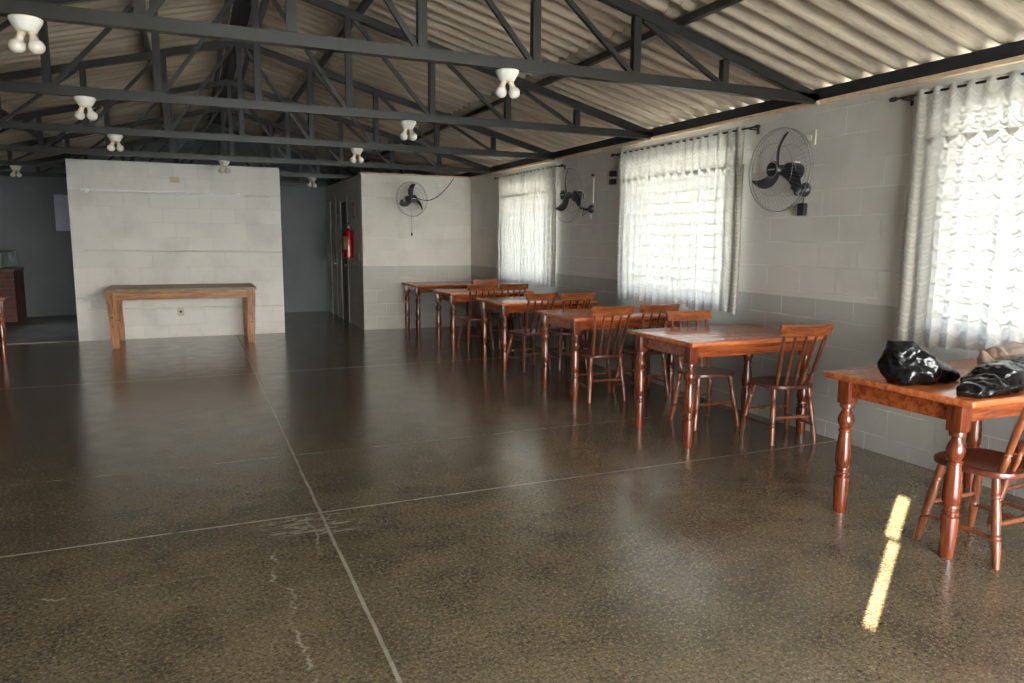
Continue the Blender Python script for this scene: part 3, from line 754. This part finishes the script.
# ------------------------------------------------------------------ wall fans
def make_fan(base, aim, rad, label, spin, wall_n, hub, cord=None, tilt=0):
    """base: point on the wall, hub: front centre of the blades, aim: facing direction"""
    base, hub, aim = Vector(base), Vector(hub), Vector(aim).normalized()
    T = thing('wall_fan', label, 'fan', base, 0, 'black wall fans')
    up = Vector((0, 0, 1)); sd = up.cross(aim).normalized(); up = aim.cross(sd)
    Q = Matrix((sd, up, aim)).transposed().to_4x4(); Q.translation = hub-base     # local +Z is forward
    g = MB()
    def ring(r, z, wr):
        g.tube([(r*math.cos(2*PI*k/56), r*math.sin(2*PI*k/56), z) for k in range(56)], wr, 6, True)
    ring(rad, -.015, .0034); ring(rad, -.045, .0026); ring(.055, .05, .003); ring(.07, -.12, .003); ring(rad*.62, .036, .0018); ring(rad*.62, -.1, .0018)
    for k in range(54):
        a = 2*PI*k/54; c, s = math.cos(a), math.sin(a)
        g.tube([(r*c, r*s, z) for r, z in ((.055, .05), (rad*.4, .048), (rad*.75, .03), (rad*.93, .008), (rad, -.015))], .0008, 4)
        g.tube([(r*c, r*s, z) for r, z in ((rad, -.045), (rad*.9, -.078), (rad*.6, -.1), (.07, -.12))], .0008, 4)
    g.xf(Q).build('guard', M['wire'], T, 60)
    b = MB().lathe([(0, .02), (.08, .05), (.25, .058), (.9, .064), (1, .058)], (0, 0, .052), (0, 0, .035), 26); b.xf(Q); cap = b.build('badge_cap', M['black'], T, 40)
    MB().box(-.034, .034, -.004, .006, .0515, .0535).xf(Q).build('badge_lettering', M['silver'], cap)
    b = MB().lathe([(0, .0), (.1, .028), (.3, .036), (1, .042)], (0, 0, .02), (0, 0, -.045), 22); b.xf(Q).build('hub', M['black'], T, 40)
    for k in range(3):
        a0 = spin+2*PI*k/3; v = bmesh.new(); N = 14; rows = []
        for i in range(N+1):
            q = i/N; r = .035+(rad-.06)*q
            sweep = -.15-.55*q**1.5; wd = .80*(.034+.05*math.sin(PI*min(1, q*.78+.12)))*(1 if q < .9 else math.sqrt(max(.03, 1-((q-.9)/.1)**2)))
            row = []
            for j in range(5):
                w_ = (j/4-.5)*wd*1.15
                ax, ay = r*math.cos(a0+sweep), r*math.sin(a0+sweep)
                tx, ty = -math.sin(a0+sweep), math.cos(a0+sweep)
                row.append(v.verts.new((ax+tx*w_, ay+ty*w_, -.012+-w_*.55-.012*(4*(j/4-.5)**2))))
            rows.append(row)
        for A, B in zip(rows, rows[1:]):
            for j in range(4): v.faces.new((A[j], A[j+1], B[j+1], B[j]))
        bmesh.ops.solidify(v, geom=v.faces[:], thickness=.003)
        mb = MB(); mb.b.free(); mb.b = v
        mb.xf(Q).build('blade', M['smoke'], T, 50)
    m = MB().lathe([(0, .045), (.1, .062), (.45, .068), (.8, .062), (1, .035)], (0, 0, -.1), (0, 0, -.245), 24); m.xf(Q); mo = m.build('motor_housing', M['black'], T, 40)
    MB().box(-.03, .03, .060, .0675, -.2, -.145, .001).xf(Q).build('rating_label', M['label'], mo)
    MB().box(-.0675, -.059, -.025, .03, -.2, -.14, .001).xf(Q).build('rating_label', M['label'], mo)
    wn = Vector(wall_n); mp = Q @ Vector((0, -.05, -.19))
    ar = MB().tube([wn*.03, wn*.09+Vector((0, 0, -.005)), wn*.15+(mp-wn*.15)*.45+Vector((0, 0, -.03)), mp], .018, 12); ar.build('arm', M['black'], T, 50)
    s2 = wn.cross(Vector((0, 0, 1)))
    bp = MB().lathe([(0, .055), (.5, .05), (1, .03)], wn*.003, wn*.045, 22, 1.0, 1.0); bp.build('wall_base', M['black'], T, 40)
    return T
HW = lambda x: x
make_fan((XR, 4.372, 1.89), (-1, -.02, 0), .305, 'large black wall fan between the two near curtains', 2.0, (-1, 0, 0), (4.02, 4.285, 2.016))
make_fan((XR, 7.705, 1.862), (-1, -.10, .02), .31, 'black wall fan between the middle and far curtains', 2.3, (-1, 0, 0), (4.03, 7.66, 2.008))
make_fan((3.22, YR, 2.09), (.24, -.97, .04), .275, 'black wall fan on the far white wall above the last table', 2.05, (0, -1, 0), (3.27, YR-.385, 2.13))
# speed switches hanging from the wall beside the fans
o = MB().box(4.355, 4.40, 4.335, 4.40, 1.69, 1.785, .008).build('fan_switch', M['black']); tag(o, 'small black switch box hanging under the large wall fan', 'switch')
MB().tube([(4.385, 4.37, 1.785), (4.39, 4.372, 1.83)], .004, 8).build('cord', M['black'], o)
o = MB().tube([(3.30, YR-.22, 2.01), (3.298, YR-.21, 1.85), (3.303, YR-.20, 1.68), (3.30, YR-.2, 1.60)], .0035, 8).build('pull_cord', M['wire']); tag(o, 'pull cord hanging below the fan on the far wall', 'cord')
MB().lathe([(0, .006), (.3, .013), (.8, .013), (1, .006)], (3.30, YR-.2, 1.60), (3.30, YR-.2, 1.545), 12).build('pull_knob', M['black'], o, 40)
pts = []
for k in range(25):
    q = k/24; pts.append((3.33+.76*q, YR-.03-.06*math.sin(PI*q), 2.22-.20*math.sin(PI*min(1, q*1.25)*.6)*(1-q)+.33*max(0, q-.25)**2.1*1.65))
o = MB().tube(pts, .006, 8).build('fan_cable', M['rod']); tag(o, 'dark cable looping from the far fan up to the roof ledge', 'cable')
pts = [(4.385-.05*math.sin(PI*q), 7.86-.13*q, 1.87-.085*math.sin(PI*q)) for q in [k/12 for k in range(13)]]
o = MB().tube(pts, .004, 8).build('fan_cable', M['rod']); tag(o, 'thin cable sagging under the fan between middle and far curtains', 'cable')

# ------------------------------------------------------------------ plates, tubes and signs
def plate_on_right(y, z, w, h, label, name='socket_plate', m='plate'):
    o = MB().box(XR-.014, XR-.001, y-w/2, y+w/2, z-h/2, z+h/2, .004).build(name, M[m]); tag(o, label, 'wall plate')
    MB().box(XR-.018, XR-.012, y-w*.2, y+w*.2, z-h*.16, z+h*.16, .002).build('socket', M['label'], o)
    return o
plate_on_right(4.35, 2.28, .11, .11, 'square wall plate behind the guard of the large fan')
plate_on_right(7.725, 1.78, .05, .08, 'small pale plate under the fan between middle and far curtains', 'socket_plate', 'label')
o = MB().tube([(XR-.012, 7.66, 2.22), (XR-.012, 7.66, 1.93)], .009, 8).build('wall_conduit', M['paint_tube']); tag(o, 'short pale vertical conduit on the wall beside the middle curtain', 'conduit')
MB().lathe([(0, .018), (1, .014)], (XR-.002, 7.675, 2.258), (XR-.03, 7.675, 2.258), 12).build('conduit_knob', M['rod'], o)
o = MB(); o.box(XR-.05, XR-.001, 7.16, 7.25, 2.205, 2.265, .004); o.box(XR-.05, XR-.001, 7.16, 7.25, 2.115, 2.175, .004)
tag(o.build('rod_bracket', M['rod']), 'pair of black bracket slots beside the top of the middle curtain', 'bracket')

def tube_on_partition(z, xa, xb, r, m, label, sag=0, off=.001):
    o = MB().tube([(xa+(xb-xa)*k/8, YP-r-off, z+sag*k/8) for k in range(9)], r, 10).build('wall_tube', M[m]); tag(o, label, 'wall tube'); return o
o = tube_on_partition(2.145, -1.40, .745, .017, 'tube_white', 'white tube fixed high across the partition', -.02, .022)
for x in (-1.33, .67):
    MB().box(x-.025, x+.025, YP-.060, YP-.001, 2.115-.006, 2.165, .004).build('tube_clamp', M['tube_white'], o)
tube_on_partition(2.122, .76, 1.14, .009, 'paint_tube', 'thin painted tube continuing the white tube to the right')
tube_on_partition(1.30, -1.42, 1.27, .011, 'paint_tube', 'painted tube across the partition above the work table', -.02)
tube_on_partition(.455, -1.43, 1.27, .010, 'paint_tube', 'painted tube low on the partition behind the work table', -.02)
o = MB().box(-.26, -.13, YP-.016, YP-.001, 2.29, 2.37, .004).build('switch_plate', M['yellow']); tag(o, 'small yellowed plate near the top of the partition', 'wall plate')
MB().box(-.235, -.155, YP-.02, YP-.014, 2.31, 2.35, .003).build('switch_button', M['plate'], o)
o = MB().box(-.255, -.165, YP-.014, YP-.001, .325, .44, .004).build('power_outlet', M['plate']); tag(o, 'white power outlet on the partition under the work table', 'outlet')
MB().lathe([(0, .018), (1, .016)], (-.21, YP-.018, .385), (-.21, YP-.012, .385), 14).build('outlet_socket', M['black'], o)
o = MB().box(3.14, 3.245, YR-.012, YR-.001, 1.50, 1.585, .003).build('socket_plate', M['paint_tube']); tag(o, 'pale socket plate on the far wall under the fan', 'wall plate')
MB().box(3.175, 3.21, YR-.016, YR-.010, 1.525, 1.56, .002).build('socket', M['label'], o)
o = MB().box(2.515, 2.529, 12.08, 12.16, 1.14, 1.26, .003).build('light_switch', M['plate']); tag(o, 'light switch on the corridor corner beside the fire extinguisher', 'switch')
MB().box(2.511, 2.517, 12.10, 12.14, 1.17, 1.23, .002).build('rocker', M['label'], o)
o = MB().box(2.518, 2.529, 12.36, 12.52, 1.83, 2.10, .002).build('safety_sign', M['sign_red']); tag(o, 'faded red upright sign above the fire extinguisher', 'sign')
MB().box(2.516, 2.519, 12.40, 12.48, 1.87, 2.05, .0).build('sign_symbol', M['plate'], o)

T = thing('fire_extinguisher', 'red fire extinguisher with black hose hung on the corridor corner', 'fire extinguisher', (2.53, 12.52, 1.17))
MB().lathe([(0, .07), (.015, .082), (.06, .085), (.8, .085), (.88, .07), (.95, .035), (1, .028)], (-.10, 0, 0), (-.10, 0, .50), 28).build('cylinder', M['red'], T, 40)
lb = bmesh.new(); va = [[lb.verts.new((-.10+.0865*math.cos(a_), .0865*math.sin(a_), z_)) for a_ in [math.radians(185+9*k) for k in range(8)]] for z_ in (.14, .36)]
for k in range(7): lb.faces.new((va[0][k], va[0][k+1], va[1][k+1], va[1][k]))
bmesh.ops.solidify(lb, geom=lb.faces[:], thickness=-.001)
mb = MB(); mb.b.free(); mb.b = lb; mb.build('label_sticker', M['yellow'], T, 40)
k = MB().lathe([(0, .024), (.6, .024), (1, .018)], (-.10, 0, .50), (-.10, 0, .56), 14)
k.build('valve', M['silver'], T, 40)
k = MB().bar((-.10, .02, .57), (-.10, -.13, .60), .02, .012); k.bar((-.10, .02, .555), (-.10, -.12, .55), .02, .01); k.build('handle', M['black'], T)
MB().tube([(-.12, .03, .55), (-.16, .10, .58), (-.19, .12, .45), (-.19, .10, .25), (-.185, .07, .10)], .012, 10).build('hose', M['black'], T, 50)
MB().box(-.016, -.001, -.02, .02, .35, .5, .003).build('bracket', M['rod'], T)

# ------------------------------------------------------------------ dim back area on the left
o = MB().box(-2.30, -1.62, YB-.03, YB-.001, 1.60, 2.26, .003).build('notice_board', M['panel']); tag(o, 'pale board on the dim back wall half hidden by the partition', 'board')
MB().box(-2.27, -1.65, YB-.034, YB-.028, 1.63, 2.23).build('board_sheet', M['panel'], o)
T = thing('brick_counter', 'dark red brick counter in the dim back corner beyond the left table', 'counter', (-3.06, 15.25, .012))
MB().box(-.215, .195, -.25, .55, 0, .88).build('counter_body', M['brick'], T)
MB().box(-.22, .215, -.28, .56, .88, .92, .006).build('counter_top', M['stone'], T)
T = thing('glass_case', 'small glass fronted case standing on the brick counter', 'display case', (-3.075, 15.2, .9325))
MB().box(-.20, .20, -.16, .20, 0, .02, .003).box(-.20, .20, -.16, .20, .29, .315, .004).build('case_frame', M['black'], T)
MB().box(-.19, .195, .185, .195, .02, .29).box(.19, .195, -.15, .19, .02, .29).box(-.19, .19, -.155, -.15, .02, .29).build('case_glass', M['case_glass'], T)
MB().box(-.19, .03, -.12, -.10, .02, .27, .003).build('back_panel', M['label'], T)

# ------------------------------------------------------------------ bin bags on the near table
def blob(name, parts, m, T, seed, amp, xmax=9, extra=None):
    """crumpled plastic: merged lumps, remeshed into one skin, creased, resting on the table"""
    mb = MB()
    for (c, r, rz_, ry_) in parts:
        t_ = bmesh.new(); bmesh.ops.create_icosphere(t_, subdivisions=4, radius=1)
        t_.transform(Matrix.Translation(c) @ Matrix.Rotation(rz_, 4, 'Z') @ Matrix.Rotation(ry_, 4, 'Y') @ Matrix.Diagonal((*r, 1))); mb._merge(t_)
    if extra:
        for pts_ in extra:
            t_ = bmesh.new(); vs = [t_.verts.new(p) for p in pts_]; bmesh.ops.convex_hull(t_, input=vs); mb._merge(t_)
    o = mb.build(name, m, None)
    md = o.modifiers.new('r', 'REMESH'); md.mode = 'VOXEL'; md.voxel_size = .0065
    dg = bpy.context.evaluated_depsgraph_get(); me = bpy.data.meshes.new_from_object(o.evaluated_get(dg))
    bpy.data.objects.remove(o)
    of = Vector((seed*1.7, seed*.9, seed*.3))
    nr = [v.normal.copy() for v in me.vertices]
    for v, n_ in zip(me.vertices, nr):
        p = v.co; q = Vector((p.x*1.0, p.y*1.0, p.z*.8))
        w_ = Vector((noise.noise(q*7+of), noise.noise(q*7+of*2), noise.noise(q*7-of)))*.05
        d_ = (.5-abs(noise.noise((q+w_)*8+of))*2.2)*1.0+(.45-abs(noise.noise((q+w_)*17+of*3))*2)*.42+(.4-abs(noise.noise((q+w_)*34-of))*2)*.14
        v.co = p+n_*d_*amp
        v.co.z = max(v.co.z, .0015); v.co.x = min(v.co.x, xmax)
    me.name = name; me.materials.clear(); me.materials.append(m)
    for p in me.polygons: p.use_smooth = True
    try: me.set_sharp_from_angle(angle=math.radians(50))
    except Exception: pass
    o = bpy.data.objects.new(name, me); COL.objects.link(o); o.parent = T
    return o
V = Vector
T = thing('bin_bag', 'crumpled black bin bag standing up on the near table, first from the aisle', 'bag', (0, 0, TH+.001))
blob('bag_skin', [(V((3.255, 2.53, .10)), (.085, .10, .125), .2, .1), (V((3.33, 2.50, .075)), (.14, .11, .085), .1, .5), (V((3.45, 2.505, .045)), (.18, .085, .055), .05, .25),
      (V((3.23, 2.47, .035)), (.05, .06, .06), 0, 0)], M['bag'], T, 3, .026)
T = thing('bin_bag', 'spread black bin bag with a dusty taupe side, beside the near chair back', 'bag', (0, 0, TH+.001))
blob('bag_skin', [(V((3.30, 2.165, .026)), (.12, .055, .034), .1, 0), (V((3.40, 2.17, .035)), (.12, .07, .05), .2, 0), (V((3.60, 2.24, .05)), (.19, .12, .075), .2, 0), (V((3.90, 2.24, .055)), (.26, .13, .075), -.1, 0), (V((3.47, 2.25, .03)), (.10, .08, .04), .3, 0)], M['bag'], T, 11, .024, 4.2)
blob('bag_flap', [(V((3.99, 2.46, .07)), (.21, .09, .11), .05, 0)], M['bag_dusty'], T, 21, .014, 4.2,
     [[(3.665, 2.37, .01), (3.68, 2.43, .01), (3.70, 2.415, .155), (3.71, 2.425, .16), (3.86, 2.38, .03), (3.88, 2.44, .04), (3.70, 2.36, .05)]])['label'] = 'dusty taupe side of the bag'

# ------------------------------------------------------------------ outside
o = MB().box(-60, 60, -60, 60, -.3, -.13).build('ground', M['ext_ground']); struct(o)
o = MB().box(9.5, 9.8, 9.0, 40, -.13, 3.2).build('wall_outside', M['ext_wall']); struct(o)

# ------------------------------------------------------------------ light
W = bpy.data.worlds.new('sky'); SC.world = W; W.use_nodes = True
t = NT(W); bg = t.n['Background']
tc = t.new('ShaderNodeTexCoord'); sp = t.new('ShaderNodeSeparateXYZ'); t.l.new(tc.outputs['Generated'], sp.inputs[0])
fac = t.ramp(sp.outputs[2], 0.02, .55)
t.put(bg.inputs[0], t.mix(fac, (1.0, .97, .91, 1), (.66, .81, 1.0, 1)))
bg.inputs[1].default_value = 11.5

sun = bpy.data.lights.new('low_sun_beam', 'SPOT'); sun.energy = 650000; sun.color = (1, .90, .66); sun.shadow_soft_size = .03  # distant spot stands in for the sun, aimed through the slits
sun.spot_size = math.radians(2.6); sun.spot_blend = .1
so = bpy.data.objects.new('low_sun_beam', sun); COL.objects.link(so)
dirv = Vector((.832, .5533, -.25)).normalized(); tgt = Vector((XL, SY, 1.93))
so.location = tgt-dirv*22; so.rotation_euler = dirv.to_track_quat('-Z', 'Y').to_euler()

# ------------------------------------------------------------------ camera
cam = bpy.data.cameras.new('camera'); co = bpy.data.objects.new('camera', cam); COL.objects.link(co)
yaw, pit, rol = .412602, .138225, .00728
fw = Vector((math.sin(yaw), math.cos(yaw), 0)); rt = Vector((math.cos(yaw), -math.sin(yaw), 0)); up = Vector((0, 0, 1))
f2 = fw*math.cos(pit)-up*math.sin(pit); u2 = up*math.cos(pit)+fw*math.sin(pit)
r3 = rt*math.cos(rol)+u2*math.sin(rol); u3 = u2*math.cos(rol)-rt*math.sin(rol)
co.matrix_world = Matrix(((r3.x, u3.x, -f2.x, 0), (r3.y, u3.y, -f2.y, 0), (r3.z, u3.z, -f2.z, 1.48), (0, 0, 0, 1)))
cam.sensor_width = 36; cam.lens = 725.29/1024*36; cam.clip_start = .05; cam.clip_end = 200
SC.camera = co

SC.view_settings.view_transform = 'Standard'; SC.view_settings.look = 'None'; SC.view_settings.gamma = 1
SC.view_settings.use_curve_mapping = False; SC.view_settings.exposure = 1.68
cy = SC.cycles
cy.use_denoising = True; cy.max_bounces = 12; cy.diffuse_bounces = 6; cy.glossy_bounces = 4; cy.transmission_bounces = 6; cy.transparent_max_bounces = 16
cy.sample_clamp_indirect = 12.0; cy.caustics_reflective = True
